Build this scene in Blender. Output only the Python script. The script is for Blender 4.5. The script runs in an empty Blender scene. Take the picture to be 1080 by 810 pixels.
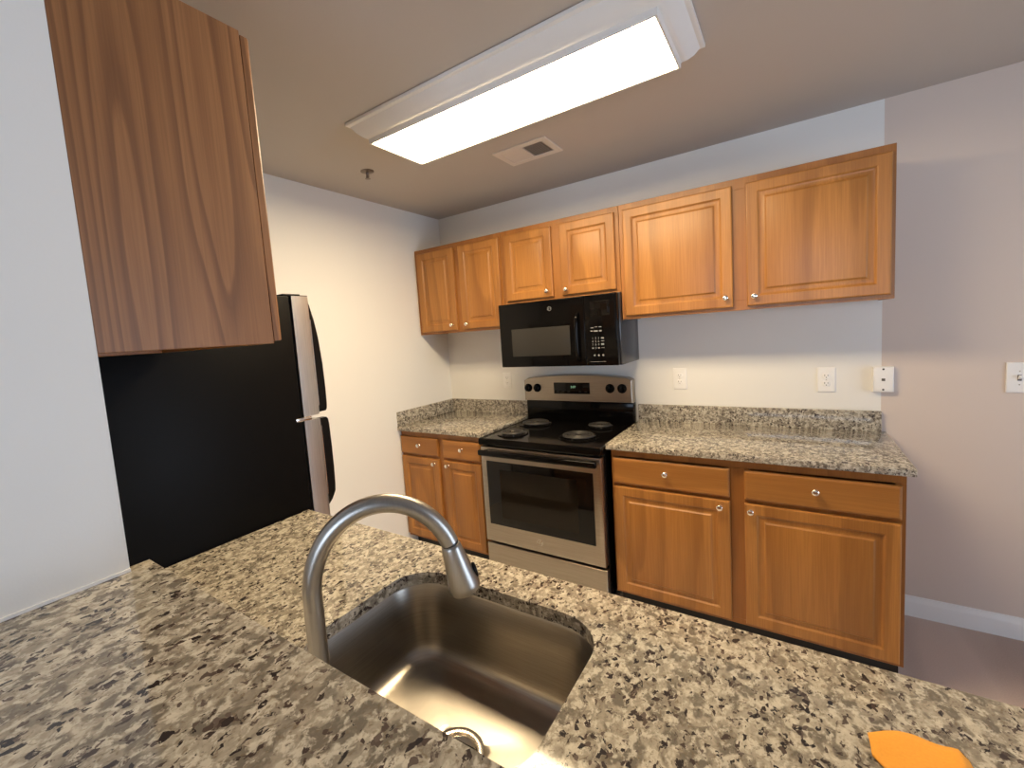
import bpy, bmesh, math, random
from mathutils import Vector, Matrix
random.seed(4)
S = bpy.context.scene
COL = S.collection
pi = math.pi

# ---------------------------------------------------------------- camera
cam_d = bpy.data.cameras.new('camera'); cam = bpy.data.objects.new('camera', cam_d); COL.objects.link(cam)
cam_d.sensor_fit = 'HORIZONTAL'; cam_d.sensor_width = 36
cam_d.lens = 466.92 / 1080 * 36
cam_d.shift_x = 0.02884; cam_d.shift_y = -0.0076
cam_d.clip_start = 0.02
YAW, PIT, ROL = 0.60986, 0.09265, -0.07124
fw = Vector((-math.sin(YAW)*math.cos(PIT), math.cos(YAW)*math.cos(PIT), -math.sin(PIT)))
ri = Vector((math.cos(YAW), math.sin(YAW), 0)); up = ri.cross(fw)
r2 = ri*math.cos(ROL) + up*math.sin(ROL); u2 = up*math.cos(ROL) - ri*math.sin(ROL)
cam.matrix_world = Matrix(((r2.x, u2.x, -fw.x, 1.55326), (r2.y, u2.y, -fw.y, -2.82495), (r2.z, u2.z, -fw.z, 1.51592), (0, 0, 0, 1)))
S.camera = cam
# ---------------------------------------------------------------- light / exposure
SKY = (0.68, 0.81, 1.0); SKY_STRENGTH = 7.9
LAMP_COLOUR = (1.0, 0.775, 0.475); LAMP_STRENGTH = 43.0
EXPOSURE = 0.0
w = bpy.data.worlds.new('sky'); S.world = w; w.use_nodes = True
w.node_tree.nodes['Background'].inputs[0].default_value = (*SKY, 1)
w.node_tree.nodes['Background'].inputs[1].default_value = SKY_STRENGTH
vs = S.view_settings
vs.view_transform = 'Standard'; vs.look = 'None'; vs.exposure = EXPOSURE; vs.gamma = 1; vs.use_curve_mapping = False
WIN = (0.9, 3.0, 0.12, 2.1)            # patio window in the far living-room wall: x0 x1 z0 z1
WY = -6.0
por_d = bpy.data.lights.new('window_portal', 'AREA'); por = bpy.data.objects.new('window_portal', por_d); COL.objects.link(por)
por_d.shape = 'RECTANGLE'; por_d.size = WIN[1]-WIN[0]; por_d.size_y = WIN[3]-WIN[2]; por_d.cycles.is_portal = True
por.location = ((WIN[0]+WIN[1])/2, WY-0.13, (WIN[2]+WIN[3])/2); por.rotation_euler = (pi/2, 0, 0)

WIN2 = (-2.3, -0.7, 0.15, 2.1)         # window in the right-hand wall of the dining side: y0 y1 z0 z1
por2_d = bpy.data.lights.new('window_portal', 'AREA'); por2 = bpy.data.objects.new('window_portal', por2_d); COL.objects.link(por2)
por2_d.shape = 'RECTANGLE'; por2_d.size = WIN2[3]-WIN2[2]; por2_d.size_y = WIN2[1]-WIN2[0]; por2_d.cycles.is_portal = True
por2.location = (4.93, (WIN2[0]+WIN2[1])/2, (WIN2[2]+WIN2[3])/2); por2.rotation_euler = (0, pi/2, 0)
# ---------------------------------------------------------------- dimensions
XL, XR, H = -0.740, 1.915, 2.4535
UT, UB, UD = 2.1676, 1.546, 0.316
CT, CU = 0.914, 0.884
PX = 0.6347                            # end of partition wall and hanging cabinet
PY = -2.589                            # kitchen face of partition and knee wall
BR = 1.1617
XE = 4.8

# ---------------------------------------------------------------- materials
def mat(name):
    m = bpy.data.materials.new(name); m.use_nodes = True
    return m, m.node_tree.nodes, m.node_tree.links, m.node_tree.nodes['Principled BSDF']
def simple(name, col, rough=.5, metal=0, bump=0, bscale=200, var=0.0, spec=None, coat=0):
    m, n, l, b = mat(name)
    b.inputs['Base Color'].default_value = (*col, 1); b.inputs['Roughness'].default_value = rough; b.inputs['Metallic'].default_value = metal
    if spec is not None: b.inputs['Specular IOR Level'].default_value = spec
    if coat: b.inputs['Coat Weight'].default_value = coat; b.inputs['Coat Roughness'].default_value = .05
    tc = n.new('ShaderNodeTexCoord'); nz = n.new('ShaderNodeTexNoise'); nz.inputs['Scale'].default_value = bscale
    l.new(tc.outputs['Object'], nz.inputs['Vector'])
    if var:
        mx = n.new('ShaderNodeMix'); mx.data_type = 'RGBA'
        mx.inputs[6].default_value = (*[c*(1-var) for c in col], 1); mx.inputs[7].default_value = (*[min(1, c*(1+var)) for c in col], 1)
        l.new(nz.outputs['Fac'], mx.inputs[0]); l.new(mx.outputs[2], b.inputs['Base Color'])
    if bump:
        bp = n.new('ShaderNodeBump'); bp.inputs['Strength'].default_value = bump; bp.inputs['Distance'].default_value = .002
        l.new(nz.outputs['Fac'], bp.inputs['Height']); l.new(bp.outputs[0], b.inputs['Normal'])
    return m
def ramp(n, stops, interp='LINEAR'):
    r = n.new('ShaderNodeValToRGB'); cr = r.color_ramp; cr.interpolation = interp
    while len(cr.elements) > 1: cr.elements.remove(cr.elements[-1])
    cr.elements[0].position = stops[0][0]; cr.elements[0].color = (*stops[0][1], 1)
    for p, c in stops[1:]:
        e = cr.elements.new(p); e.color = (*c, 1)
    return r
def math_node(n, op, a=None, b=None):
    q = n.new('ShaderNodeMath'); q.operation = op
    if a is not None: q.inputs[0].default_value = a
    if b is not None: q.inputs[1].default_value = b
    return q
def oak(name, grain='Z', dark=(.20, .075, .015), mid=(.385, .158, .033), light=(.485, .218, .052), rings=9, ringmix=.45, low=2.0, rough=.38, irregular=0, stretch=.16):
    m, n, l, b = mat(name)
    tc = n.new('ShaderNodeTexCoord'); oi = n.new('ShaderNodeObjectInfo')
    off = n.new('ShaderNodeVectorMath'); off.operation = 'SCALE'; off.inputs[0].default_value = (3.1, 7.3, 5.7)
    l.new(oi.outputs['Random'], off.inputs['Scale'])
    add = n.new('ShaderNodeVectorMath'); l.new(tc.outputs['Object'], add.inputs[0]); l.new(off.outputs[0], add.inputs[1])
    def stretched(k):
        mp = n.new('ShaderNodeMapping'); mp.inputs['Scale'].default_value = (1, 1, k) if grain == 'Z' else (k, 1, 1)
        l.new(add.outputs[0], mp.inputs['Vector']); return mp
    def noise(mp, sc, det=2, rgh=.5):
        z = n.new('ShaderNodeTexNoise'); z.inputs['Scale'].default_value = sc; z.inputs['Detail'].default_value = det; z.inputs['Roughness'].default_value = rgh
        l.new(mp.outputs[0], z.inputs['Vector']); return z
    field = noise(stretched(stretch), low, 1.5, .35)
    mul = math_node(n, 'MULTIPLY', b=rings); l.new(field.outputs['Fac'], mul.inputs[0])
    wob = noise(stretched(.05), 40, 2); wm = math_node(n, 'MULTIPLY_ADD', b=.35); l.new(wob.outputs['Fac'], wm.inputs[0]); l.new(mul.outputs[0], wm.inputs[2])
    src = wm
    if irregular:      # uneven ring spacing and small notches in the cathedrals
        un = noise(stretched(.10), 7, 2, .6); src = math_node(n, 'MULTIPLY_ADD', b=2.6); l.new(un.outputs['Fac'], src.inputs[0]); l.new(wm.outputs[0], src.inputs[2])
    fr = math_node(n, 'FRACT'); l.new(src.outputs[0], fr.inputs[0])
    ring = ramp(n, [(0, (0, 0, 0)), (.45, (.15, .15, .15)), (.82, (1, 1, 1)), (.93, (.9, .9, .9)), (1, (0, 0, 0))]); l.new(fr.outputs[0], ring.inputs[0])
    fine = noise(stretched(.02), 230, 3, .6)
    fr2 = ramp(n, [(.38, (1, 1, 1)), (.62, (0, 0, 0))]); l.new(fine.outputs['Fac'], fr2.inputs[0])
    broad = noise(stretched(.06), 11, 3, .55)
    base = ramp(n, [(.3, mid), (.7, light)]); l.new(broad.outputs['Fac'], base.inputs[0])
    m1 = n.new('ShaderNodeMix'); m1.data_type = 'RGBA'; m1.inputs[7].default_value = (*dark, 1)
    k1 = math_node(n, 'MULTIPLY', b=ringmix); l.new(ring.outputs[0], k1.inputs[0]); l.new(k1.outputs[0], m1.inputs[0]); l.new(base.outputs[0], m1.inputs[6])
    m2 = n.new('ShaderNodeMix'); m2.data_type = 'RGBA'; m2.inputs[7].default_value = (*[c*.9 for c in dark], 1)
    k2 = math_node(n, 'MULTIPLY', b=.26); l.new(fr2.outputs[0], k2.inputs[0]); l.new(k2.outputs[0], m2.inputs[0]); l.new(m1.outputs[2], m2.inputs[6])
    l.new(m2.outputs[2], b.inputs['Base Color']); b.inputs['Roughness'].default_value = rough
    bp = n.new('ShaderNodeBump'); bp.inputs['Strength'].default_value = .12; bp.inputs['Distance'].default_value = .001
    l.new(fine.outputs['Fac'], bp.inputs['Height']); l.new(bp.outputs[0], b.inputs['Normal'])
    return m
def granite(name):
    m, n, l, b = mat(name)
    tc = n.new('ShaderNodeTexCoord')
    warp = n.new('ShaderNodeTexNoise'); warp.inputs['Scale'].default_value = 45; warp.inputs['Detail'].default_value = 3
    l.new(tc.outputs['Object'], warp.inputs['Vector'])
    wm = n.new('ShaderNodeVectorMath'); wm.operation = 'MULTIPLY_ADD'; wm.inputs[1].default_value = (.016, .016, .016)
    l.new(warp.outputs['Color'], wm.inputs[0]); l.new(tc.outputs['Object'], wm.inputs[2])
    mp = n.new('ShaderNodeMapping'); mp.inputs['Rotation'].default_value = (0, 0, .5); mp.inputs['Scale'].default_value = (1, .72, 1); l.new(wm.outputs[0], mp.inputs['Vector'])
    def vor(sc, feat='F1'):
        v = n.new('ShaderNodeTexVoronoi'); v.inputs['Scale'].default_value = sc; v.feature = feat; l.new(mp.outputs[0], v.inputs['Vector']); return v
    def noi(sc, det=3, rgh=.55, src=mp):
        v = n.new('ShaderNodeTexNoise'); v.inputs['Scale'].default_value = sc; v.inputs['Detail'].default_value = det; v.inputs['Roughness'].default_value = rgh; l.new(src.outputs[0], v.inputs['Vector']); return v
    cells = vor(58, 'SMOOTH_F1'); cells.inputs['Smoothness'].default_value = .3
    sep = n.new('ShaderNodeSeparateColor'); l.new(cells.outputs['Color'], sep.inputs[0])
    mot = noi(130, 3, .65)
    cm = math_node(n, 'MULTIPLY_ADD', b=1.0); l.new(mot.outputs['Fac'], cm.inputs[0]); l.new(sep.outputs[0], cm.inputs[2])
    cs_ = math_node(n, 'SUBTRACT', b=.50); l.new(cm.outputs[0], cs_.inputs[0])
    base = ramp(n, [(.05, (.165, .147, .122)), (.3, (.245, .22, .182)), (.55, (.33, .297, .243)), (.8, (.41, .373, .307)), (.97, (.53, .49, .41))]); l.new(cs_.outputs[0], base.inputs[0])
    # pale quartz streaks between the tan crystals
    big = noi(78, 4, .62); bigr = ramp(n, [(.50, (0, 0, 0)), (.60, (1, 1, 1))]); l.new(big.outputs['Fac'], bigr.inputs[0])
    mA = n.new('ShaderNodeMix'); mA.data_type = 'RGBA'; mA.inputs[7].default_value = (.66, .62, .53, 1)
    kA = math_node(n, 'MULTIPLY', b=.72); l.new(bigr.outputs[0], kA.inputs[0]); l.new(kA.outputs[0], mA.inputs[0]); l.new(base.outputs[0], mA.inputs[6])
    # small freckles
    fk = noi(200, 3, .6); fkr = ramp(n, [(.55, (0, 0, 0)), (.68, (1, 1, 1))]); l.new(fk.outputs['Fac'], fkr.inputs[0])
    mB = n.new('ShaderNodeMix'); mB.data_type = 'RGBA'; mB.inputs[7].default_value = (.17, .13, .085, 1)
    kB = math_node(n, 'MULTIPLY', b=.7); l.new(fkr.outputs[0], kB.inputs[0]); l.new(kB.outputs[0], mB.inputs[0]); l.new(mA.outputs[2], mB.inputs[6])
    # dark mineral clusters: cells picked at random, only where a broad noise is high
    c2 = vor(165); s2 = n.new('ShaderNodeSeparateColor'); l.new(c2.outputs['Color'], s2.inputs[0])
    clus = noi(34, 3, .6); jag = noi(210, 3, .65)
    a1 = math_node(n, 'MULTIPLY_ADD', b=1.35); l.new(clus.outputs['Fac'], a1.inputs[0]); a1.inputs[2].default_value = -.675
    a2 = math_node(n, 'ADD'); l.new(a1.outputs[0], a2.inputs[0]); l.new(s2.outputs[1], a2.inputs[1])
    a3 = math_node(n, 'MULTIPLY_ADD', b=.9); l.new(jag.outputs['Fac'], a3.inputs[0]); l.new(a2.outputs[0], a3.inputs[2])
    a4 = math_node(n, 'SUBTRACT', b=.45); l.new(a3.outputs[0], a4.inputs[0])
    dk = ramp(n, [(.84, (0, 0, 0)), (.91, (1, 1, 1))]); l.new(a4.outputs[0], dk.inputs[0])
    dcol = ramp(n, [(.2, (.030, .026, .028)), (.6, (.075, .055, .048)), (.9, (.13, .105, .092))]); l.new(s2.outputs[2], dcol.inputs[0])
    mC = n.new('ShaderNodeMix'); mC.data_type = 'RGBA'; l.new(dk.outputs[0], mC.inputs[0]); l.new(mB.outputs[2], mC.inputs[6]); l.new(dcol.outputs[0], mC.inputs[7])
    l.new(mC.outputs[2], b.inputs['Base Color'])
    b.inputs['Roughness'].default_value = .06; b.inputs['Specular IOR Level'].default_value = .5
    return m
def steel(name, col, rough, stretch=(1, 1, 60), sc=14, bump=.06, var=.1):
    m, n, l, b = mat(name)
    b.inputs['Metallic'].default_value = 1; b.inputs['Roughness'].default_value = rough
    tc = n.new('ShaderNodeTexCoord'); mp = n.new('ShaderNodeMapping'); mp.inputs['Scale'].default_value = stretch
    nz = n.new('ShaderNodeTexNoise'); nz.inputs['Scale'].default_value = sc; nz.inputs['Detail'].default_value = 3
    l.new(tc.outputs['Object'], mp.inputs[0]); l.new(mp.outputs[0], nz.inputs['Vector'])
    r = ramp(n, [(.3, tuple(c*(1-var) for c in col)), (.7, tuple(min(1, c*(1+var)) for c in col))]); l.new(nz.outputs['Fac'], r.inputs[0]); l.new(r.outputs[0], b.inputs['Base Color'])
    bp = n.new('ShaderNodeBump'); bp.inputs['Strength'].default_value = bump; bp.inputs['Distance'].default_value = .0005
    l.new(nz.outputs['Fac'], bp.inputs['Height']); l.new(bp.outputs[0], b.inputs['Normal'])
    return m
def emis(name, col, st):
    m, n, l, b = mat(name)
    b.inputs['Base Color'].default_value = (.8, .8, .78, 1); b.inputs['Roughness'].default_value = .4
    b.inputs['Emission Color'].default_value = (*col, 1); b.inputs['Emission Strength'].default_value = st
    return m
def glass_pane(name):
    m, n, l, b = mat(name)
    tr = n.new('ShaderNodeBsdfTransparent'); gl = n.new('ShaderNodeBsdfGlossy'); gl.inputs['Roughness'].default_value = .02
    fr = n.new('ShaderNodeFresnel'); mx = n.new('ShaderNodeMixShader'); l.new(fr.outputs[0], mx.inputs[0]); l.new(tr.outputs[0], mx.inputs[1]); l.new(gl.outputs[0], mx.inputs[2])
    l.new(mx.outputs[0], n['Material Output'].inputs['Surface'])
    return m
def carpet(name):
    m, n, l, b = mat(name)
    tc = n.new('ShaderNodeTexCoord')
    nz = n.new('ShaderNodeTexNoise'); nz.inputs['Scale'].default_value = 260; nz.inputs['Detail'].default_value = 2; l.new(tc.outputs['Object'], nz.inputs['Vector'])
    mp = n.new('ShaderNodeMapping'); mp.inputs['Rotation'].default_value = (0, 0, 1.25); mp.inputs['Scale'].default_value = (2.6, .5, 1); l.new(tc.outputs['Object'], mp.inputs[0])
    n2 = n.new('ShaderNodeTexNoise'); n2.inputs['Scale'].default_value = 1.4; n2.inputs['Detail'].default_value = 1; l.new(mp.outputs[0], n2.inputs['Vector'])
    r2_ = ramp(n, [(.44, (.55, .43, .37)), (.56, (.68, .54, .47))]); l.new(n2.outputs['Fac'], r2_.inputs[0])
    mx = n.new('ShaderNodeMix'); mx.data_type = 'RGBA'; mx.blend_type = 'MULTIPLY'; mx.inputs[0].default_value = .3
    l.new(r2_.outputs[0], mx.inputs[6]); l.new(nz.outputs['Fac'], mx.inputs[7]); l.new(mx.outputs[2], b.inputs['Base Color'])
    b.inputs['Roughness'].default_value = 1; b.inputs['Specular IOR Level'].default_value = .1
    bp = n.new('ShaderNodeBump'); bp.inputs['Strength'].default_value = .6; bp.inputs['Distance'].default_value = .004; l.new(nz.outputs['Fac'], bp.inputs['Height']); l.new(bp.outputs[0], b.inputs['Normal'])
    return m

M = dict(
    wall=simple('white_wall_paint', (.80, .79, .76), .75, bump=.06, bscale=260),
    accent=simple('greige_wall_paint', (.66, .565, .50), .75, bump=.06, bscale=260),
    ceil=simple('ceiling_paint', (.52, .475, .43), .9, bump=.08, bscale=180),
    trim=simple('white_trim_paint', (.85, .85, .84), .4, var=.02, bscale=8),
    plastic=simple('white_plastic', (.86, .85, .83), .35, var=.02, bscale=20),
    slot=simple('dark_slot', (.10, .09, .08), .6, var=.1),
    vinyl=simple('pale_vinyl_floor', (.72, .70, .66), .3, var=.08, bscale=30),
    carpet=carpet('brown_carpet'),
    oak=oak('honey_oak'), oakh=oak('honey_oak_horizontal', grain='X'),
    oakf=oak('honey_oak_frame', mid=(.32, .125, .027), light=(.40, .165, .038)),
    veneer=oak('oak_end_veneer', dark=(.135, .050, .016), mid=(.315, .135, .046), light=(.39, .175, .064), rings=18, ringmix=.66, low=5.0, irregular=1, stretch=.075, rough=.45),
    granite=granite('speckled_granite'),
    stain=steel('stainless_front', (.36, .315, .265), .32, (1, 60, 60), 6),
    fridgesteel=steel('fridge_door_steel', (.62, .60, .58), .38, (60, 60, 1), 6),
    sink=steel('brushed_sink_steel', (.36, .33, .29), .33, (1, 1, 50), 10, .05),
    faucet=steel('satin_nickel', (.37, .35, .32), .34, (40, 40, 1), 8, .03, .05),
    nickel=steel('polished_nickel', (.80, .76, .70), .18, (1, 1, 1), 20, .0, .03),
    black=simple('black_enamel', (.003, .0026, .0026), .10, var=.05, bscale=6, spec=.15),
    blackp=simple('black_plastic', (.005, .0045, .0045), .35, var=.05, bscale=40, spec=.15),
    fridgeblack=simple('black_textured_fridge', (.003, .0027, .0028), .42, bump=.15, bscale=500, spec=.10),
    mwside=simple('microwave_side_black', (.030, .030, .034), .22, var=.05),
    bglass=simple('dark_oven_glass', (.005, .004, .0035), .05, var=.05, bscale=4, spec=.22),
    mwglass=simple('grey_microwave_window', (.030, .028, .025), .25, var=.12, bscale=900, spec=.25),
    coil=simple('burner_coil', (.045, .042, .040), .42, metal=.3, var=.2, bscale=80),
    toe=simple('black_toe_kick', (.012, .011, .011), .45, var=.1),
    mark=simple('pale_grey_print', (.24, .24, .235), .5, var=.05),
    green=emis('green_clock_digits', (.10, .9, .25), .35),
    lens=emis('lit_lens', LAMP_COLOUR, LAMP_STRENGTH),
    fixture=simple('white_fixture_frame', (.80, .78, .75), .45, var=.02, bscale=10),
    vent=simple('vent_enamel', (.70, .64, .57), .45, var=.03, bscale=20),
    ventdark=simple('vent_painted_shade', (.035, .030, .027), .8, var=.1),
    brass=simple('sprinkler_metal', (.25, .20, .16), .35, metal=.8, var=.1),
    orange=simple('orange_felt', (.95, .40, .05), .85, bump=.2, bscale=300, var=.12),
    pane=glass_pane('window_glass'),
    caulk=simple('white_caulk', (.88, .87, .85), .5, var=.02),
)

# ---------------------------------------------------------------- mesh helpers
def V3(*a): return Vector(a)
def box(bm, x0, x1, y0, y1, z0, z1, bev=0, seg=2):
    vs_ = [bm.verts.new((x, y, z)) for z in (z0, z1) for y in (y0, y1) for x in (x0, x1)]
    F = [(0, 2, 3, 1), (4, 5, 7, 6), (0, 1, 5, 4), (2, 6, 7, 3), (0, 4, 6, 2), (1, 3, 7, 5)]
    fs = [bm.faces.new([vs_[i] for i in f]) for f in F]
    if bev:
        ed = list({e for f in fs for e in f.edges})
        bmesh.ops.bevel(bm, geom=ed, offset=bev, segments=seg, affect='EDGES', profile=.5, clamp_overlap=True)
def loft(bm, loops, cap0=True, cap1=True, closed=True):
    R = [[bm.verts.new(p) for p in L] for L in loops]
    nn = len(R[0])
    for a, b in zip(R, R[1:]):
        for i in range(nn if closed else nn-1):
            j = (i+1) % nn
            bm.faces.new((a[i], a[j], b[j], b[i]))
    if cap0: bm.faces.new(R[0][::-1])
    if cap1: bm.faces.new(R[-1])
    return R
def lathe(bm, prof, origin, axis=(0, 0, 1), n=32, cap0=True, cap1=True):
    a = Vector(axis).normalized(); t = Vector((1, 0, 0)) if abs(a.x) < .9 else Vector((0, 1, 0))
    u = a.cross(t).normalized(); v = a.cross(u); o = Vector(origin)
    loops = [[o + a*h + (u*math.cos(2*pi*i/n) + v*math.sin(2*pi*i/n))*r for i in range(n)] for r, h in prof]
    loft(bm, loops, cap0, cap1)
def tube(bm, pts, rad, n=12, caps=True):
    pts = [Vector(p) for p in pts]; loops = []; prev = None
    for i, p in enumerate(pts):
        t = (pts[min(i+1, len(pts)-1)] - pts[max(i-1, 0)]).normalized()
        if prev is None:
            ref = Vector((0, 0, 1)) if abs(t.z) < .9 else Vector((1, 0, 0)); u = t.cross(ref).normalized()
        else:
            u = (prev - t*prev.dot(t)).normalized()
        prev = u; v = t.cross(u); r = rad[i] if isinstance(rad, (list, tuple)) else rad
        loops.append([p + (u*math.cos(2*pi*k/n) + v*math.sin(2*pi*k/n))*r for k in range(n)])
    loft(bm, loops, caps, caps)
def mapper(face, y0):
    if face == '-Y': return lambda u, v, w: Vector((u, y0-w, v))
    if face == '+Y': return lambda u, v, w: Vector((u, y0+w, v))
def panel(bm, P, x0, x1, z0, z1, prof):
    """concentric rectangles: prof = list of (inset, height out of the plane)"""
    loops = [[P(x0+i, z0+i, h), P(x1-i, z0+i, h), P(x1-i, z1-i, h), P(x0+i, z1-i, h)] for i, h in prof]
    loft(bm, loops)
DOORP = [(0, 0), (0, .014), (.002, .0175), (.006, .019), (.045, .019), (.047, .0180), (.053, .0120), (.057, .0110), (.062, .0112), (.070, .0130), (.0750, .0145), (.0810, .0195), (.0840, .0202)]
DRAWP = [(0, 0), (0, .013), (.003, .0165), (.009, .019), (.018, .019)]
def rrect(x0, x1, y0, y1, r, n=10):
    out = []
    for cx, cy, a0 in ((x1-r, y1-r, 0), (x0+r, y1-r, pi/2), (x0+r, y0+r, pi), (x1-r, y0+r, 1.5*pi)):
        for i in range(n+1):
            a = a0 + (pi/2)*i/n; out.append((cx+r*math.cos(a), cy+r*math.sin(a)))
    return out
def slab_with_hole(bm, x0, x1, y0, y1, z0, z1, hole):
    cx = sum(p[0] for p in hole)/len(hole); cy = sum(p[1] for p in hole)/len(hole)
    def hit(dx, dy):
        ts = []
        if dx > 1e-9: ts.append((x1-cx)/dx)
        if dx < -1e-9: ts.append((x0-cx)/dx)
        if dy > 1e-9: ts.append((y1-cy)/dy)
        if dy < -1e-9: ts.append((y0-cy)/dy)
        t = min(ts); return (cx+dx*t, cy+dy*t)
    ang = lambda p: math.atan2(p[1]-cy, p[0]-cx) % (2*pi)
    hs = sorted(hole, key=ang); corners = sorted([(x0, y0), (x1, y0), (x1, y1), (x0, y1)], key=ang)
    outs = [hit(p[0]-cx, p[1]-cy) for p in hs]
    for z, top in ((z1, True), (z0, False)):
        hv = [bm.verts.new((*p, z)) for p in hs]; ov = [bm.verts.new((*p, z)) for p in outs]
        for i in range(len(hs)):
            j = (i+1) % len(hs); a, b_ = ang(hs[i]), ang(hs[j])
            if j == 0: b_ += 2*pi
            cs = [c for c in corners if a < ang(c) < b_ or a < ang(c)+2*pi < b_]
            cs.sort(key=lambda c: (ang(c)-a) % (2*pi))
            f = [hv[i], ov[i]] + [bm.verts.new((*c, z)) for c in cs] + [ov[j], hv[j]]
            bm.faces.new(f)
    loops_o = [(x0, y0), (x1, y0), (x1, y1), (x0, y1)]
    for L in (loops_o, hs):
        R = [[bm.verts.new((*p, z)) for p in L] for z in (z0, z1)]
        for i in range(len(L)):
            j = (i+1) % len(L); bm.faces.new((R[0][i], R[0][j], R[1][j], R[1][i]))
    bmesh.ops.remove_doubles(bm, verts=bm.verts, dist=1e-5)

# ---------------------------------------------------------------- object helpers
def finish(name, bm, m, parent=None, smooth=35, origin=None):
    root = parent
    while root is not None and root.parent is not None: root = root.parent
    loc = Vector(root.location) if root is not None else (Vector(origin) if origin else Vector((0, 0, 0)))
    bmesh.ops.translate(bm, verts=bm.verts, vec=-loc)
    bmesh.ops.recalc_face_normals(bm, faces=bm.faces)
    me = bpy.data.meshes.new(name); bm.to_mesh(me); bm.free()
    me.materials.append(M[m] if isinstance(m, str) else m)
    if smooth:
        for p in me.polygons: p.use_smooth = True
        me.set_sharp_from_angle(angle=math.radians(smooth))
    o = bpy.data.objects.new(name, me); COL.objects.link(o)
    if parent is not None: o.parent = parent
    else: o.location = loc
    return o
def thing(name, label, cat, loc, group=None):
    o = bpy.data.objects.new(name, None); COL.objects.link(o); o.location = loc; o.empty_display_size = .05
    o['label'] = label; o['category'] = cat
    if group: o['group'] = group
    return o
def boxes(name, L, m, parent, bev=0, seg=2, smooth=35, label=None):
    bm = bmesh.new()
    for b in L: box(bm, *b, bev=bev, seg=seg)
    o = finish(name, bm, m, parent, smooth)
    if label: o['label'] = label
    return o
def struct(name, L, m, bev=0):
    bm = bmesh.new()
    for b in L: box(bm, *b, bev=bev)
    o = finish(name, bm, m, None, 35 if bev else 0); o['kind'] = 'structure'
    return o
def text_part(name, s, size, origin, m, parent, depth=.0004, face='-Y'):
    c = bpy.data.curves.new(name, 'FONT'); c.body = s; c.size = size; c.extrude = depth; c.align_x = 'CENTER'; c.align_y = 'CENTER'
    t = bpy.data.objects.new(name, c); COL.objects.link(t)
    me = bpy.data.meshes.new_from_object(t); bpy.data.objects.remove(t); bpy.data.curves.remove(c)
    root = parent
    while root.parent is not None: root = root.parent
    me.transform(Matrix.Translation(Vector(origin)-Vector(root.location)) @ Matrix.Rotation(pi/2, 4, 'X'))
    me.materials.clear(); me.materials.append(M[m]); me.name = name
    o = bpy.data.objects.new(name, me); COL.objects.link(o); o.parent = parent
    return o

# ================================================================ SETTING
T = .12
struct('floor', [(XL, 1.90, -2.66, 0, -.06, 0)], 'vinyl')
struct('floor_carpet', [(1.90, XE, -2.66, 0, -.06, .004), (XL, XE, WY, -2.66, -.06, .004)], 'carpet')
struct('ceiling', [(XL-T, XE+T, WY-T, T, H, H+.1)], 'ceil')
struct('wall_back', [(XL-T, XR, 0, T, -.06, H)], 'wall')
struct('wall_dining', [(XR, XE+T, 0, T, -.06, H)], 'accent')
struct('wall_left', [(XL-T, XL, WY-T, 0, -.06, H)], 'wall')
struct('wall_partition', [(XL, PX, PY-.13, PY, 0, H), (PX-.14, PX, PY-1.1, PY-.13, 0, H)], 'wall')
struct('wall_knee', [(PX, 2.44, PY-.13, PY, 0, BR-.032)], 'wall')
struct('wall_right', [(XE, XE+T, WY-T, WIN2[0], -.06, H), (XE, XE+T, WIN2[1], 0, -.06, H), (XE, XE+T, WIN2[0], WIN2[1], WIN2[3], H), (XE, XE+T, WIN2[0], WIN2[1], -.06, WIN2[2])], 'accent')
struct('wall_front', [(XL, WIN[0], WY-T, WY, -.06, H), (WIN[1], XE, WY-T, WY, -.06, H), (WIN[0], WIN[1], WY-T, WY, WIN[3], H), (WIN[0], WIN[1], WY-T, WY, -.06, WIN[2])], 'wall')
wx0, wx1, wz0, wz1 = WIN
wm_ = (wx0+wx1)/2
wo = struct('window_1', [(wx0, wx0+.05, WY-.09, WY-.03, wz0, wz1), (wx1-.05, wx1, WY-.09, WY-.03, wz0, wz1), (wx0+.05, wx1-.05, WY-.09, WY-.03, wz1-.05, wz1),
                 (wx0+.05, wx1-.05, WY-.09, WY-.03, wz0, wz0+.05), (wm_-.03, wm_+.03, WY-.09, WY-.03, wz0+.05, wz1-.05)], 'trim')
boxes('pane', [(wx0+.045, wm_-.025, WY-.063, WY-.057, wz0+.045, wz1-.045), (wm_+.025, wx1-.045, WY-.063, WY-.057, wz0+.045, wz1-.045)], 'pane', wo, smooth=0)
ya, yb_, za, zb = WIN2
ym = (ya+yb_)/2
wo = struct('window_2', [(XE+.03, XE+.09, ya, ya+.05, za, zb), (XE+.03, XE+.09, yb_-.05, yb_, za, zb), (XE+.03, XE+.09, ya+.05, yb_-.05, zb-.05, zb),
                 (XE+.03, XE+.09, ya+.05, yb_-.05, za, za+.05), (XE+.03, XE+.09, ym-.03, ym+.03, za+.05, zb-.05)], 'trim')
boxes('pane', [(XE+.057, XE+.063, ya+.045, ym-.025, za+.045, zb-.045), (XE+.057, XE+.063, ym+.025, yb_-.045, za+.045, zb-.045)], 'pane', wo, smooth=0)
def baseboard(name, x0, x1):
    bm = bmesh.new()
    prof = [(0, .004), (-.014, .004), (-.014, .072), (-.011, .084), (-.007, .092), (-.005, .104), (0, .104)]
    loft(bm, [[(x, y, z) for y, z in prof] for x in (x0, x1)])
    o = finish(name, bm, 'trim'); o['kind'] = 'structure'
baseboard('baseboard_back', XR+.002, XE)
struct('trim_1', [(PX, PX+.004, PY-.42, PY, BR, BR+.005)], 'caulk')

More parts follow.
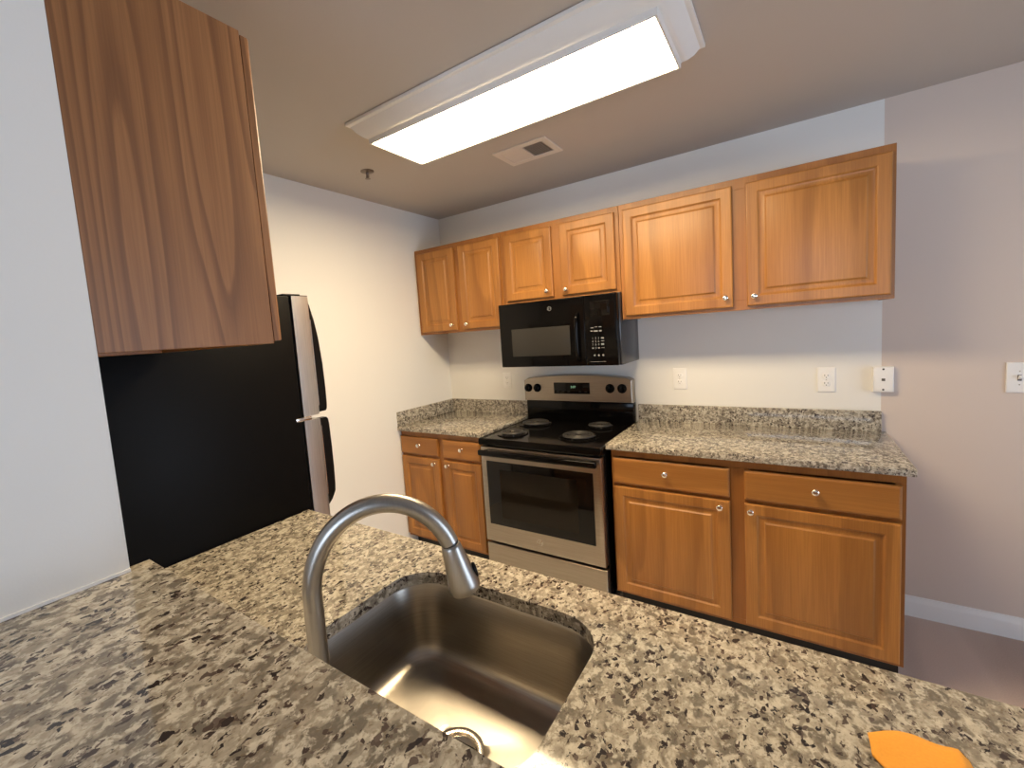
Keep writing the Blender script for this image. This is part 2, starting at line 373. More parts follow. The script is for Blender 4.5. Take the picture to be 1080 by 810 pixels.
# ================================================================ CABINETS
def knob(parent, x, z, y, face='-Y'):
    bm = bmesh.new(); s = -1 if face == '-Y' else 1
    lathe(bm, [(.009, 0), (.007, .003), (.0055, .008), (.0065, .012), (.0105, .016), (.0126, .0195), (.0126, .0220), (.0095, .0250), (.0045, .0262)], (x, y, z), (0, s, 0), 20)
    return finish('knob', bm, 'nickel', parent, 40)
def door(t, x0, x1, z0, z1, y, kx=None, kz=None, face='-Y', m='oak', name='door', prof=DOORP):
    bm = bmesh.new(); panel(bm, mapper(face, y), x0, x1, z0, z1, prof)
    o = finish(name, bm, m, t, 18)
    if kx is not None: knob(o, kx, kz, y-.019 if face == '-Y' else y+.019, face)
    return o
def upper_body(t, x0, x1, z0, z1, yb, yf, stiles, m='oakf'):
    """open-bottomed carcass with a face frame; yb wall side, yf room side"""
    s = 1 if yf > yb else -1
    bm = bmesh.new(); fw_ = .02
    def bx(a, b, c, d, e, f): box(bm, a, b, min(c, d), max(c, d), e, f, bev=.0012, seg=1)
    yi = yf - s*fw_
    bx(x0, x0+.014, yb, yi, z0, z1); bx(x1-.014, x1, yb, yi, z0, z1)
    bx(x0+.014, x1-.014, yb, yi, z1-.014, z1); bx(x0+.014, x1-.014, yb, yi, z0+.016, z0+.028); bx(x0+.014, x1-.014, yb, yb+s*.006, z0+.028, z1-.014)
    bx(x0, x1, yi, yf, z1-.05, z1); bx(x0, x1, yi, yf, z0, z0+.05)
    for a, b in stiles: bx(a, b, yi, yf, z0+.05, z1-.05)
    return finish('body', bm, m, t, 30)
WG = .003
YF = -UD
def upper(name, label, x0, x1, z0, doors, knobs):
    t = thing(name, label, 'cabinet', ((x0+x1)/2, -WG, z0), 'oak wall cabinets over the range wall')
    (a, b), (c, d) = doors
    upper_body(t, x0, x1, z0, UT, -WG, YF, [(x0, a+.02), (b-.02, c+.02), (d-.02, x1)])
    for (u, v), (kx, kz) in zip(doors, knobs): door(t, u, v, z0+.018, UT-.032, YF, kx, kz)
    return t
upper('wall_cabinet', 'two-door honey oak wall cabinet in the corner, left of the microwave', XL+.002, .018, UB, [(-.706, -.372), (-.325, .004)], [(-.414, 1.602), (-.283, 1.599)])
upper('wall_cabinet', 'short two-door honey oak wall cabinet directly above the black microwave', .020, .7835, 1.700, [(.049, .378), (.435, .761)], [(.342, 1.755), (.466, 1.750)])
upper('wall_cabinet', 'wide two-door honey oak wall cabinet at the right end above the outlets', .7855, XR-.002, UB, [(.808, 1.329), (1.387, 1.900)], [(1.297, 1.611), (1.417, 1.608)])

# cabinet hanging on the partition wall (its end panel faces the camera)
t = thing('hanging_cabinet', 'oak wall cabinet hanging from partition wall, large grained end panel beside the fridge', 'cabinet', (.36, PY+.003, 1.530))
hy = -2.288
upper_body(t, .085, PX-.0065, 1.530, UT, PY+.003, hy, [(.085, .12), (.335, .385), (PX-.04, PX-.0065)])
boxes('end_panel', [(PX-.006, PX, PY+.0006, hy, 1.530, UT)], 'veneer', t, .001, 1, label='brown oak end panel with cathedral grain')
door(t, .097, .352, 1.536, UT-.006, hy+.003, .33, 1.59, '+Y', 'veneer'); door(t, .367, PX-.003, 1.536, UT-.006, hy+.003, .39, 1.59, '+Y', 'veneer')

def base_cabinet(label, x0, x1, cols):
    t = thing('base_cabinet', label, 'cabinet', ((x0+x1)/2, -WG, 0), 'oak base cabinets beside the range')
    yf = -.610
    bm = bmesh.new()
    def bx(*a): box(bm, *a, bev=.0012, seg=1)
    bx(x0, x0+.016, yf+.02, -WG, .104, .883); bx(x1-.016, x1, yf+.02, -WG, .104, .883)
    bx(x0+.016, x1-.016, yf+.02, -WG, .104, .12); bx(x0+.016, x1-.016, -.012, -WG, .12, .883)
    bx(x0, x1, yf, yf+.02, .845, .883); bx(x0, x1, yf, yf+.02, .104, .13); bx(x0+.03, x1-.03, yf+.0008, yf+.0192, .680, .730)
    ed = [x0] + [v for c in cols for v in c] + [x1]
    for i in range(0, len(ed), 2):
        bx(max(x0, ed[i]-(.02 if i else 0)), min(x1, ed[i+1]+(.02 if i+1 < len(ed)-1 else 0)), yf, yf+.02, .13, .845)
    finish('body', bm, 'oakf', t, 30)
    boxes('toe_kick', [(x0+.004, x1-.004, -.535, -.520, .001, .104)], 'toe', t, label='black recessed toe kick')
    for a in (x0+.004, x1-.018): boxes('toe_side', [(a, a+.014, -.520, -WG, .001, .104)], 'toe', t)
    return t, yf
t, yf = base_cabinet('narrow oak base cabinet in the corner left of the range, under the short granite counter', XL+.002, -.002, [(-.732, -.391), (-.347, -.043)])
for (a, b), kx, dk in (((-.732, -.391), -.556, -.43), ((-.347, -.043), -.188, -.313)):
    door(t, a, b, .722, .845, yf, kx, .789, m='oakh', name='drawer', prof=DRAWP); door(t, a, b, .125, .703, yf, dk, .671)
t, yf = base_cabinet('wide oak base cabinet with two drawers and two doors right of the range', .7865, XR-.002, [(.797, 1.327), (1.384, 1.899)])
for (a, b), kx, dk in (((.797, 1.327), 1.054, 1.287), ((1.384, 1.899), 1.636, 1.408)):
    door(t, a, b, .708, .840, yf, kx, .783, m='oakh', name='drawer', prof=DRAWP); door(t, a, b, .122, .690, yf, dk, .659)

# ================================================================ COUNTERTOPS
t = thing('countertop', 'short granite countertop in the corner left of the range, with splash on two walls', 'countertop', (-.37, -.003, CU))
boxes('slab', [(XL+.001, .0015, -.645, -.003, CU, CT)], 'granite', t, .003)
boxes('backsplash', [(XL+.022, .0015, -.022, -.002, CT, 1.014)], 'granite', t)
boxes('side_splash', [(XL+.001, XL+.021, -.640, -.002, CT, 1.014)], 'granite', t, .0015)
t = thing('countertop', 'long granite countertop right of the range, on the two-drawer base cabinet', 'countertop', (1.35, -.003, CU))
boxes('slab', [(.7695, XR+.02, -.645, -.003, CU, CT)], 'granite', t, .003)
boxes('backsplash', [(.7695, XR, -.022, -.002, CT, 1.014)], 'granite', t)
# sink counter of the peninsula
SINK = rrect(.728, 1.250, -2.405, -2.014, .095, 10)
t = thing('sink_countertop', 'granite peninsula counter with an undermount sink cut into it', 'countertop', (1.2, -2.2, CU))
bm = bmesh.new(); slab_with_hole(bm, .073, 2.40, PY+.002, -1.900, CU, CT, SINK)
finish('slab', bm, 'granite', t, 30)
# raised bar
bm = bmesh.new()
out = [(PX-.020, PY+.002), (PX-.020, PY+.034), (2.44, PY+.034), (2.44, PY-.37), (PX+.001, PY-.37), (PX+.001, PY+.002)]
bv = .004
loft(bm, [[(x, y, z) for x, y in out] for z in (BR-.030, BR-.0005)])
o = finish('raised_bar_top', bm, 'granite', None, 30, (PX, PY, BR-.03)); o['label'] = 'raised granite bar top in the foreground, running up to the white wall'; o['category'] = 'bar counter'

# peninsula base cabinet
t = thing('peninsula_cabinet', 'oak base cabinet carrying the peninsula sink counter', 'cabinet', (1.2, -2.2, 0))
bm = bmesh.new(); py = -1.945
for b in ((.080, .098, PY+.004, py-.02, .104, .883), (2.372, 2.39, PY+.004, py-.02, .104, .883), (.098, 2.372, PY+.004, py-.02, .104, .12),
          (.098, 2.372, PY+.004, PY+.012, .12, .883), (.080, 2.39, py-.02, py, .845, .883), (.080, 2.39, py-.02, py, .104, .13), (.080, .11, py-.02, py, .13, .845), (2.36, 2.39, py-.02, py, .13, .845),
          (.64, .70, py-.02, py, .13, .845), (1.28, 1.34, py-.02, py, .13, .845), (1.80, 1.86, py-.02, py, .13, .845)):
    box(bm, *b, bev=.001, seg=1)
finish('body', bm, 'oakf', t, 30)
boxes('toe_kick', [(.085, 2.385, -2.03, -2.015, .001, .104)], 'toe', t)
for a, b, k in ((.10, .655, .62), (.69, .985, .95), (.995, 1.295, 1.03), (1.325, 1.815, 1.78), (1.845, 2.37, 1.88)):
    door(t, a, b, .125, .690, py, k, .66, '+Y'); door(t, a, b, .708, .84, py, None, None, '+Y', 'oakh', 'drawer', DRAWP)

# ================================================================ SINK + FAUCET
t = thing('sink', 'rounded stainless steel undermount sink bowl in the peninsula counter', 'sink', (.989, -2.21, .69))
bm = bmesh.new()
def ringz(ins, z, r): return [(x, y, z) for x, y in rrect(.728+ins, 1.250-ins, -2.405+ins, -2.014-ins, r, 10)]
bot = .700
inner = [ringz(-.02, CU-.0015, .113), ringz(-.002, CU-.0015, .097), ringz(.001, CU-.006, .094), ringz(.008, .80, .088), ringz(.014, bot+.045, .082)]
for a in range(1, 7):
    th = a/6*pi/2; inner.append(ringz(.014+.045*(1-math.cos(th)), bot+.045*(1-math.sin(th)), max(.03, .082-.045*(1-math.cos(th)))))
dc = (1.005, -2.225); nr = len(inner[0])
last = inner[-1]
def shrink(f, z):  # morph the floor outline to the circular drain hole
    L = []
    for (x, y, _) in last:
        a = math.atan2(y-dc[1], x-dc[0]); cxx = dc[0]+.044*math.cos(a); cyy = dc[1]+.044*math.sin(a)
        L.append((x+(cxx-x)*f, y+(cyy-y)*f, z))
    return L
for f, z in ((.3, bot-.002), (.6, bot-.004), (.85, bot-.006), (1, bot-.008)): inner.append(shrink(f, z))
loft(bm, inner, False, False)
bo = finish('bowl', bm, 'sink', t, 50)
md = bo.modifiers.new('thickness', 'SOLIDIFY'); md.thickness = .0012; md.offset = -1
bm = bmesh.new()
lathe(bm, [(.0425, -.012), (.056, -.0045), (.057, -.002), (.052, .0005), (.044, -.001), (.040, -.006), (.037, -.028), (.012, -.032), (.010, -.026), (.0, -.025)][:-1], (dc[0], dc[1], bot), (0, 0, 1), 40, False, True)
finish('drain_ring', bm, 'nickel', t, 40)
bm = bmesh.new(); lathe(bm, [(.030, -.0285), (.030, -.027), (.012, -.026), (.009, -.014), (.004, -.012)], (dc[0], dc[1], bot), n=28)
finish('strainer', bm, 'blackp', t, 40)

t = thing('faucet', 'brushed nickel gooseneck pull-down faucet arching over the sink', 'faucet', (.970, -2.470, CT))
fx, fy, th, z0, RH, RV = .970, -2.470, .794, 1.1456, .1093, .1299
bm = bmesh.new()
lathe(bm, [(.029, 0), (.030, .004), (.027, .010), (.022, .014), (.020, .05), (.0185, .075), (.0145, .082), (.0125, .086)], (fx, fy, CT), n=32)
finish('base', bm, 'faucet', t, 40)
bm = bmesh.new()
pts = [(fx, fy, CT+.07), (fx, fy, 1.05), (fx, fy, z0)]
A1 = 2.72
for i in range(1, 33):
    a = A1*i/32; h = RH-RH*math.cos(a); pts.append((fx+h*math.cos(th), fy+h*math.sin(th), z0+RV*math.sin(a)))
tube(bm, pts, .0140, 24)
finish('spout', bm, 'faucet', t, 60)
e = Vector(pts[-1]); dr = Vector((.24*math.cos(th), .24*math.sin(th), -1)).normalized()
bm = bmesh.new(); lathe(bm, [(.0130, -.004), (.0130, .005)], e, dr, 24); finish('spout_joint', bm, 'toe', t, 40)
bm = bmesh.new()
lathe(bm, [(.0135, .003), (.0150, .0045), (.0158, .008), (.0180, .025), (.0215, .050), (.0248, .070), (.0250, .077), (.0230, .082), (.0190, .0840), (.0185, .081), (.004, .0805)], e, dr, 32)
hd = finish('spray_head', bm, 'faucet', t, 40)
side = dr.cross(Vector((0, 0, 1))).normalized(); fr_ = Vector((math.cos(th), math.sin(th), 0)); fr_ = (fr_-dr*fr_.dot(dr)).normalized()
bm = bmesh.new()
c0 = e + dr*.058 + fr_*.0218
loft(bm, [[c0 + dr*(.013*math.cos(2*pi*i/20)*k) + side*(.008*math.sin(2*pi*i/20)*k) + fr_*h for i in range(20)] for k, h in ((1, -.003), (1, .0025), (.85, .0042), (.4, .005))])
finish('spray_button', bm, 'blackp', hd, 40)
bm = bmesh.new()
hx = Vector((math.cos(th+pi/2), math.sin(th+pi/2), 0))
pb = Vector((fx, fy, CT+.045))
tube(bm, [pb - hx*.012, pb - hx*.036], [.013, .012], 18)
tube(bm, [pb - hx*.032 + V3(0, 0, .004), pb - hx*.050 + V3(0, 0, .026), pb - hx*.062 + V3(0, 0, .055)], [.0060, .0055, .0045], 12)
finish('handle', bm, 'faucet', t, 40)

# ================================================================ RANGE
RX0, RX1 = .004, .764
t = thing('range', 'stainless and black electric coil range between the base cabinets', 'stove', (.384, -.35, 0))
boxes('body', [(RX0+.002, RX1-.002, -.640, -.025, .06, .860)], 'black', t, .002)
for x in (.05, .72):
    for y in (-.60, -.08):
        bm = bmesh.new(); lathe(bm, [(.018, 0), (.018, .02), (.01, .022), (.01, .062)], (x, y, 0), n=14); finish('foot', bm, 'blackp', t)
bm = bmesh.new()
loft(bm, [[(RX0+i, -.700+i*f, z), (RX1-i, -.700+i*f, z), (RX1-i, -.028, z), (RX0+i, -.028, z)] for i, f, z in ((.004, 1, .858), (0, 1, .864), (0, 1, .890), (.003, 1, .897), (.008, 1, .900), (.013, 1, .900), (.018, 1, .897))])
finish('cooktop', bm, 'black', t, 30)
CZ = .897
for bx_, by_, rr in ((.15, -.535, .077), (.155, -.232, .097), (.562, -.492, .097), (.583, -.200, .077)):
    bm = bmesh.new()
    lathe(bm, [(rr+.018, 0), (rr+.019, .003), (rr+.014, .006), (rr+.008, .005), (rr*.6, .0015), (.012, .001)], (bx_, by_, CZ), n=44)
    pan = finish('drip_pan', bm, 'black', t, 40)
    bm = bmesh.new(); pts = []
    turns = 5 if rr > .09 else 4
    for i in range(turns*28+1):
        a = 2*pi*i/28; r = .017 + (rr-.022)*i/(turns*28); pts.append((bx_+r*math.cos(a), by_+r*math.sin(a), CZ+.0145))
    tube(bm, pts, (rr-.022)/turns*.37, 8)
    for k in range(3):
        a = k*2*pi/3+.5; tube(bm, [(bx_+.01*math.cos(a), by_+.01*math.sin(a), CZ+.0065), (bx_+rr*math.cos(a), by_+rr*math.sin(a), CZ+.0065)], .0022, 6)
    finish('burner_coil', bm, 'coil', pan, 60)
    bm = bmesh.new(); lathe(bm, [(.0115, .004), (.0115, .0165), (.008, .0185)], (bx_, by_, CZ), n=18); finish('coil_cap', bm, 'nickel', pan, 40)
# backguard
boxes('backguard_base', [(RX0+.006, RX1-.006, -.085, -.028, .899, 1.032)], 'black', t, .004)
bm = bmesh.new()
gx0, gx1 = .000, .757
def arch(x, z0_, z1_): s = (x-(gx0+gx1)/2)/((gx1-gx0)/2); return z0_ + (z1_-z0_)*math.sqrt(max(0, 1-abs(s)**2.6))
top = []
for i in range(25):
    x = gx0 + (gx1-gx0)*i/24
    s = abs(x-(gx0+gx1)/2)/((gx1-gx0)/2)
    top.append((x, 1.212-.026*s**2 - (.012 if i in (0, 24) else 0)))
ol = [(gx0, 1.032), (gx1, 1.032)] + top[::-1]
cxg, czg = .378, 1.12
def ins(p, k): return (cxg+(p[0]-cxg)*(1-k), czg+(p[1]-czg)*(1-k*2.6))
loft(bm, [[(x, y, z) for x, z in [ins(p, k) for p in ol]] for k, y in ((0, -.030), (0, -.080), (.006, -.092), (.016, -.095))])
gd = finish('backguard', bm, 'stain', t, 30); gd['label'] = 'stainless control panel with arched top'
boxes('clock_display', [(.232, .486, -.0975, -.0945, 1.084, 1.160)], 'bglass', gd, .001)
text_part('clock_digits', '3:07', .021, (.372, -.0978, 1.130), 'green', gd)
for i in range(6):
    if i != 3: boxes('clock_button', [(.250+i*.040, .268+i*.040, -.0980, -.0974, 1.0985, 1.1005)], 'slot', gd, smooth=0)
for kx in (.036, .106, .620, .696):
    bm = bmesh.new()
    lathe(bm, [(.029, 0), (.029, .006), (.024, .010), (.0225, .020), (.019, .024)], (kx, -.0945, 1.123), (0, -1, 0), 26)
    box(bm, kx-.006, kx+.006, -.128, -.112, 1.101, 1.145, .003)
    finish('control_knob', bm, 'black', gd, 40)
# oven door
YD = -.642
bm = bmesh.new(); panel(bm, mapper('-Y', YD), RX0+.002, RX1-.006, .256, .846, [(0, 0), (0, .040), (.002, .0435), (.006, .045), (.03, .045)])
od = finish('oven_door', bm, 'stain', t, 30)
boxes('oven_window', [(.045, .711, -.6895, -.682, .369, .762)], 'bglass', od, .001)
bm = bmesh.new()   # inner viewing area, slightly lighter mesh screen
box(bm, .135, .620, -.690, -.6885, .42, .715); finish('window_screen', bm, simple('oven_inner_screen', (.012, .009, .006), .06, var=.1, bscale=700, spec=.22), od, 0)
bm = bmesh.new()
box(bm, RX0+.014, RX1-.016, -.741, -.716, .803, .837, .009, 3)
for x in (RX0+.035, RX1-.055): box(bm, x, x+.022, -.718, -.686, .809, .831, .003)
finish('handle', bm, 'black', od, 40)
def badge(parent, x, z, y, r, m='nickel'):
    bm = bmesh.new()
    pts = [(x+r*math.cos(2*pi*i/32), y-.001, z+r*math.sin(2*pi*i/32)) for i in range(33)]
    tube(bm, pts, r*.09, 8, False)
    pts = []
    for i in range(61):       # flowing script monogram inside the ring
        a = i/60; pts.append((x + r*(-.9+1.8*a) + r*.22*math.sin(a*4*pi), y-.001, z + r*.42*math.sin(a*4*pi+1.0)))
    tube(bm, pts, r*.075, 6)
    return finish('badge', bm, m, parent, 40)
badge(od, .378, .315, -.687, .017)
bm = bmesh.new(); panel(bm, mapper('-Y', YD), RX0+.002, RX1-.002, .105, .240, [(0, 0), (0, .036), (.003, .0405), (.008, .042), (.02, .042)])
finish('storage_drawer', bm, 'stain', t, 30)

# ================================================================ MICROWAVE
t = thing('microwave', 'black over-the-range microwave under the short oak cabinet', 'microwave', (.384, -.2, 1.290))
MX0, MX1, MZ0, MZ1, MF = .022, .7815, 1.290, 1.698, -.345
boxes('body', [(MX0, MX1, MF, -.003, MZ0+.004, MZ1)], 'mwside', t, .002, label='dark grey side and top casing')
boxes('door', [(MX0-.010, .588, MF-.042, MF-.001, MZ0+.006, MZ1-.001)], 'black', t, .004, 3)
dmw = t.children[-1]
boxes('window', [(.100, .495, MF-.0435, MF-.041, 1.363, 1.536)], 'mwglass', dmw, .0008)
bm = bmesh.new()
pts = [(.548, MF-.040, 1.600), (.548, MF-.060, 1.594), (.548, MF-.071, 1.570)] + [(.548, MF-.071-.004*math.sin(pi*i/8), 1.57-.21*i/8) for i in range(1, 8)] + [(.548, MF-.071, 1.360), (.548, MF-.060, 1.338), (.548, MF-.040, 1.332)]
tube(bm, pts, .0105, 14); finish('handle', bm, 'black', dmw, 60)
badge(dmw, .372, 1.644, MF-.042, .012, 'mark')
boxes('control_panel', [(.5895, MX1-.006, MF-.042, MF-.001, MZ0+.006, MZ1-.001)], 'black', t, .004, 3)
cp = t.children[-1]
boxes('display', [(.625, .735, MF-.0428, MF-.0415, 1.575, 1.66)], 'bglass', cp, .0004)
for r_, row in enumerate((('1', '2', '3'), ('4', '5', '6'), ('7', '8', '9'), ('', '0', ''))):
    for c_, ch in enumerate(row):
        if ch: text_part('key', ch, .016, (.632+c_*.0175, MF-.0424, 1.452-r_*.0185), 'mark', cp)
        else:
            bm = bmesh.new(); box(bm, .627+c_*.0175, .637+c_*.0175, MF-.0428, MF-.0418, 1.393, 1.400); finish('key', bm, 'mark', cp, 0)
for (a, b, z, h) in ((.622, .640, 1.512, .004), (.646, .662, 1.516, .003), (.670, .686, 1.515, .004), (.622, .636, 1.494, .004), (.642, .664, 1.493, .008), (.672, .686, 1.493, .008),
                     (.681, .697, 1.452, .008), (.681, .699, 1.436, .003), (.681, .697, 1.417, .009), (.681, .699, 1.397, .003)):
    bm = bmesh.new(); box(bm, a, b, MF-.0428, MF-.0418, z-h/2, z+h/2); finish('key', bm, 'mark', cp, 0)
for x in (.640, .664, .690):
    bm = bmesh.new(); lathe(bm, [(.0055, 0), (.0055, .0008)], (x, MF-.042, 1.355), (0, -1, 0), 16); finish('key', bm, 'mark', cp, 0)
boxes('trim_line', [(.612, .705, MF-.0426, MF-.0418, 1.3175, 1.3190)], 'mark', cp, smooth=0)
bm = bmesh.new()
for i in range(14): box(bm, .12+i*.035, .145+i*.035, -.30, -.10, MZ0-.001, MZ0+.005)
finish('vent_grille', bm, 'blackp', t, 0)

# ================================================================ FRIDGE
t = thing('refrigerator', 'black-sided refrigerator with stainless doors against the partition wall', 'refrigerator', (-.31, -2.2, 0))
FX0, FX1 = -.690, .063
boxes('body', [(FX0, FX1, -2.560, -1.880, .03, 1.706)], 'fridgeblack', t, .004)
for x in (FX0+.06, FX1-.06):
    for y in (-2.5, -1.95):
        bm = bmesh.new(); lathe(bm, [(.022, 0), (.022, .032)], (x, y, 0), n=14); finish('foot', bm, 'blackp', t)
boxes('kick_grille', [(FX0+.01, FX1-.01, -1.879, -1.835, .025, .085)], 'blackp', t, .003)
boxes('gasket', [(FX0+.012, FX1-.012, -1.8795, -1.870, .10, 1.238), (FX0+.012, FX1-.012, -1.8795, -1.870, 1.262, 1.702)], 'blackp', t)
def fridge_door(name, z0, z1):
    bm = bmesh.new(); P = mapper('+Y', -1.8695)
    panel(bm, P, FX0+.001, FX1-.001, z0, z1, [(0, 0), (0, .062), (.003, .069), (.010, .0735), (.022, .0755), (.05, .0765)])
    return finish(name, bm, 'fridgesteel', t, 30)
fz = fridge_door('freezer_door', 1.258, 1.707); fd = fridge_door('fridge_door', .095, 1.243)
boxes('door_cap', [(FX0+.004, FX1-.004, -1.866, -1.80, 1.7075, 1.710)], 'blackp', fz, .001)
YDF = -1.7945
def fhandle(parent, prof):
    """prof: list of (z, out) for the grip; curved strap with chrome inner face"""
    xa, xb = FX1-.048, FX1-.016
    bm = bmesh.new()
    loops = []
    for i, (z, o_, th_) in enumerate(prof): loops.append([(xa, YDF+o_-th_, z), (xb, YDF+o_-th_, z), (xb-.004, YDF+o_, z), (xa+.004, YDF+o_, z)])
    loft(bm, loops); h = finish('handle', bm, 'blackp', parent, 50)
    bm = bmesh.new()
    loft(bm, [[(xa+.001, YDF+o_-th_-.003, z), (xb+.0006, YDF+o_-th_-.003, z), (xb+.0006, YDF+o_-th_+.001, z), (xa+.001, YDF+o_-th_+.001, z)] for z, o_, th_ in prof[2:-2]])
    finish('handle_trim', bm, 'nickel', h, 50)
def solid(L): return [(z, o_, o_-.004 if o_ > .008 else o_) for z, o_ in L]
fhandle(fz, solid([(1.688, .003), (1.675, .008), (1.62, .022), (1.55, .033), (1.45, .041), (1.35, .043), (1.29, .042), (1.272, .040), (1.264, .034)]))
fhandle(fd, solid([(1.238, .033), (1.230, .040), (1.21, .043), (1.12, .045), (1.03, .045), (.965, .043), (.935, .040), (.905, .022), (.892, .008)]))
bm = bmesh.new(); box(bm, FX1-.06, FX1+.003, -1.905, -1.84, 1.2435, 1.2575, .003); finish('hinge', bm, 'nickel', t, 40)
bm = bmesh.new(); box(bm, FX1-.07, FX1-.004, -1.90, -1.83, 1.7065, 1.7145, .003); finish('hinge', bm, 'blackp', t, 40)

# ================================================================ CEILING THINGS
t = thing('ceiling_light', 'long lit fluorescent ceiling light with white moulded frame', 'ceiling light', (.665, -1.262, H))
LX0, LX1, LY0, LY1 = .006, 1.322, -1.495, -1.030
def rc(i, z): return [(LX0+i, LY0+i, z), (LX1-i, LY0+i, z), (LX1-i, LY1-i, z), (LX0+i, LY1-i, z)]
bm = bmesh.new()
loft(bm, [rc(i, H-d_) for i, d_ in ((.02, .0005), (0, .003), (0, .015), (.006, .018), (.014, .019), (.017, .024), (.030, .043), (.048, .059), (.060, .066), (.064, .067), (.066, .072), (.066, .084), (.067, .087), (.073, .087), (.075, .084), (.075, .076))], True, False)
finish('frame', bm, 'fixture', t, 25)
bm = bmesh.new(); box(bm, LX0+.0745, LX1-.0745, LY0+.0745, LY1-.0745, H-.082, H-.077)
finish('diffuser', bm, 'lens', t, 0)

t = thing('ceiling_vent', 'small two-way ceiling air register beyond the light fixture', 'vent', (.43, -.665, H))
vx0, vx1, vy0, vy1 = .280, .584, -.775, -.552
bm = bmesh.new()
for b in ((vx0, vx1, vy0, vy0+.036), (vx0, vx1, vy1-.036, vy1), (vx0, vx0+.034, vy0+.036, vy1-.036), (vx1-.034, vx1, vy0+.036, vy1-.036), (.427, .437, vy0+.036, vy1-.036)):
    box(bm, *b, H-.0075, H-.0005, bev=.0015, seg=1)
finish('frame', bm, 'vent', t, 30)
boxes('duct_shade', [(vx0+.030, vx1-.030, vy0+.030, vy1-.030, H-.0022, H-.0008)], 'ventdark', t, smooth=0)  # flat dark sheet behind the louvres, painting the shade of the duct opening
for s_, (a, b) in ((-1, (vx0+.036, .427)), (1, (.438, vx1-.034))):
    bm = bmesh.new(); k = 9
    for i in range(k):
        x = a + (b-a)*(i+.5)/k; hw = .0078 if s_ < 0 else .0032
        dx = hw*(1 if s_ < 0 else -1); dz = .0022
        loft(bm, [[(x-dx, y, H-.0026-dz-.0012), (x+dx, y, H-.0026-.0003), (x+dx, y, H-.0026+.0001), (x-dx, y, H-.0026-dz-.0002)] for y in (vy0+.037, vy1-.037)])
    finish('louvre_bank', bm, 'vent', t, 0)

t = thing('sprinkler', 'small dark fire sprinkler head on the ceiling left of the light', 'sprinkler', (-.345, -1.069, H))
bm = bmesh.new(); lathe(bm, [(.036, -.0005), (.036, -.004), (.026, -.009), (.012, -.011)], (-.345, -1.069, H), n=28); finish('escutcheon', bm, 'brass', t, 40)
bm = bmesh.new(); lathe(bm, [(.009, -.008), (.009, -.018), (.0065, -.021), (.0045, -.034), (.004, -.039)], (-.345, -1.069, H), n=16)
for s_ in (-1, 1): tube(bm, [(-.345+s_*.008, -1.069, H-.018), (-.345+s_*.011, -1.069, H-.030), (-.345+s_*.004, -1.069, H-.038)], .002, 8)
finish('nozzle', bm, 'brass', t, 40)
bm = bmesh.new(); lathe(bm, [(.004, -.038), (.015, -.040), (.015, -.0415), (.003, -.0425)], (-.345, -1.069, H), n=20); finish('deflector', bm, 'brass', t, 40)

# ================================================================ WALL PLATES
def plate(t, x0, x1, z0, z1, d_=.006):
    bm = bmesh.new(); panel(bm, mapper('-Y', -.0005), x0, x1, z0, z1, [(0, 0), (0, d_*.5), (.002, d_*.85), (.006, d_), (.012, d_)])
    return finish('cover_plate', bm, 'plastic', t, 30)
def outlet(xc, zc, w_, h_, label):
    t = thing('wall_outlet', label, 'outlet', (xc, -.0005, zc), 'wall outlets over the counters')
    p_ = plate(t, xc-w_/2, xc+w_/2, zc-h_/2, zc+h_/2)
    for s_ in (-1, 1):
        bm = bmesh.new(); z = zc+s_*.0195; L = []
        for i in range(28):
            a = 2*pi*i/28; L.append((.0172*math.cos(a), max(-.0135, min(.0135, .0172*math.sin(a)))))
        loft(bm, [[(xc+x*k, y, z+q*k) for x, q in L] for k, y in ((1, -.006), (1, -.0082), (.95, -.0088))])
        f = finish('receptacle', bm, 'plastic', t, 40)
        bm = bmesh.new(); box(bm, xc-.0075, xc-.0052, -.0092, -.0086, z-.001, z+.0085); box(bm, xc+.0052, xc+.0075, -.0092, -.0086, z, z+.0075)
        lathe(bm, [(.0024, .0004), (.0024, .001)], (xc, -.0082, z-.0065), (0, -1, 0), 10); finish('slots', bm, 'slot', f, 0)
    bm = bmesh.new(); lathe(bm, [(.003, 0), (.0025, .001)], (xc, -.0062, zc), (0, -1, 0), 12); finish('screw', bm, 'nickel', t, 40)
outlet(-.193, 1.163, .070, .118, 'white wall outlet left of the range, half in the microwave shadow')
outlet(1.014, 1.173, .074, .126, 'white wall outlet just right of the range above the long counter')
outlet(1.705, 1.166, .074, .126, 'white wall outlet above the right end of the long counter')
t = thing('phone_jack', 'raised white phone jack box on the line between white and greige walls', 'phone jack', (1.919, -.0005, 1.170))
bm = bmesh.new(); panel(bm, mapper('-Y', -.0005), 1.881, 1.957, 1.109, 1.231, [(0, 0), (0, .020), (.002, .0235), (.006, .025), (.02, .025)]); finish('box', bm, 'plastic', t, 30)
bm = bmesh.new(); box(bm, 1.9125, 1.9255, -.0265, -.0250, 1.163, 1.175); finish('socket', bm, 'slot', t, 0)
for z in (1.219, 1.121):
    bm = bmesh.new(); lathe(bm, [(.0045, 0), (.0042, .0012), (.002, .0018)], (1.919, -.0252, z), (0, -1, 0), 14); finish('screw', bm, 'coil', t, 40)
t = thing('light_switch', 'white toggle light switch on the greige wall at the right edge', 'light switch', (2.353, -.0005, 1.174))
plate(t, 2.315, 2.391, 1.110, 1.240)
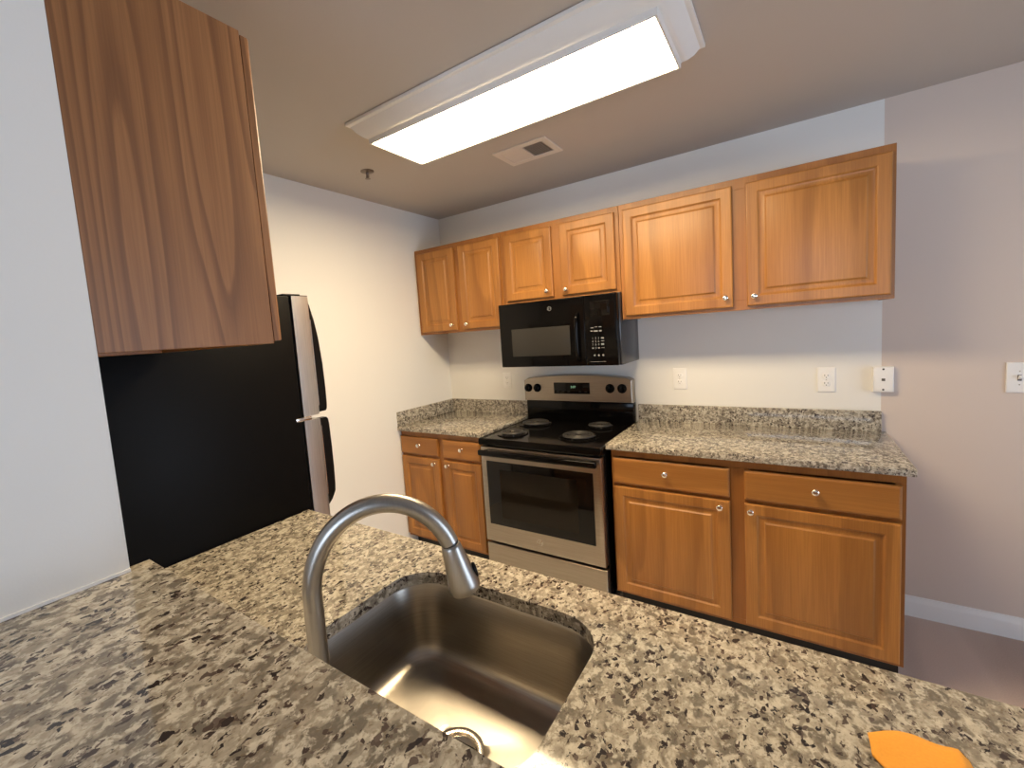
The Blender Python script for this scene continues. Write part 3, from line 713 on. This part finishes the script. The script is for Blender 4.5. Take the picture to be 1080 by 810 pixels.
bm = bmesh.new(); box(bm, 2.347, 2.359, -.0085, -.0055, 1.162, 1.187, .001); finish('toggle_collar', bm, 'slot', t, 30)
bm = bmesh.new(); loft(bm, [[(2.3485, -.008, 1.168), (2.3575, -.008, 1.168), (2.3575, -.008, 1.181), (2.3485, -.008, 1.181)], [(2.3492, -.019, 1.176), (2.3568, -.019, 1.176), (2.3568, -.018, 1.186), (2.3492, -.018, 1.186)]]); finish('toggle', bm, 'plastic', t, 30)
for z in (1.203, 1.145):
    bm = bmesh.new(); lathe(bm, [(.003, 0), (.0025, .001)], (2.353, -.0062, z), (0, -1, 0), 12); finish('screw', bm, 'nickel', t, 40)

# ================================================================ ORANGE CLOTH
bm = bmesh.new()
edge = [(1.641, -2.063), (1.660, -2.049), (1.676, -2.040), (1.694, -2.035), (1.713, -2.038), (1.734, -2.042), (1.743, -2.050), (1.746, -2.075)]
low = [(1.642, -2.100), (1.657, -2.120), (1.668, -2.165), (1.685, -2.19), (1.705, -2.19), (1.727, -2.18), (1.745, -2.15), (1.752, -2.11)]
nn, rows = 22, 12
def samp(L, s):
    q = s*(len(L)-1); i = min(int(q), len(L)-2); f = q-i
    return (L[i][0]*(1-f)+L[i+1][0]*f, L[i][1]*(1-f)+L[i+1][1]*f)
G = []
for j in range(rows+1):
    v = j/rows; row = []
    for i in range(nn+1):
        s = i/nn; a = samp(edge, s); b_ = samp(low, s)
        x = a[0]*(1-v)+b_[0]*v; y = a[1]*(1-v)+b_[1]*v
        z = CT + .004 + .007*math.sin(pi*min(1, v*1.4))*math.sin(pi*s) + .005*max(0, 1-abs(s-.72)*9) + .0015*math.sin(9*s+5*v)*math.sin(pi*s)
        row.append(bm.verts.new((x, y, z)))
    G.append(row)
for j in range(rows):
    for i in range(nn): bm.faces.new((G[j][i], G[j][i+1], G[j+1][i+1], G[j+1][i]))
o = finish('cloth', bm, 'orange', None, 60, (1.69, -2.1, CT)); o['label'] = 'folded orange felt cloth lying on the peninsula counter at the bottom edge'; o['category'] = 'cloth'
md = o.modifiers.new('thickness', 'SOLIDIFY'); md.thickness = .003; md.offset = -1
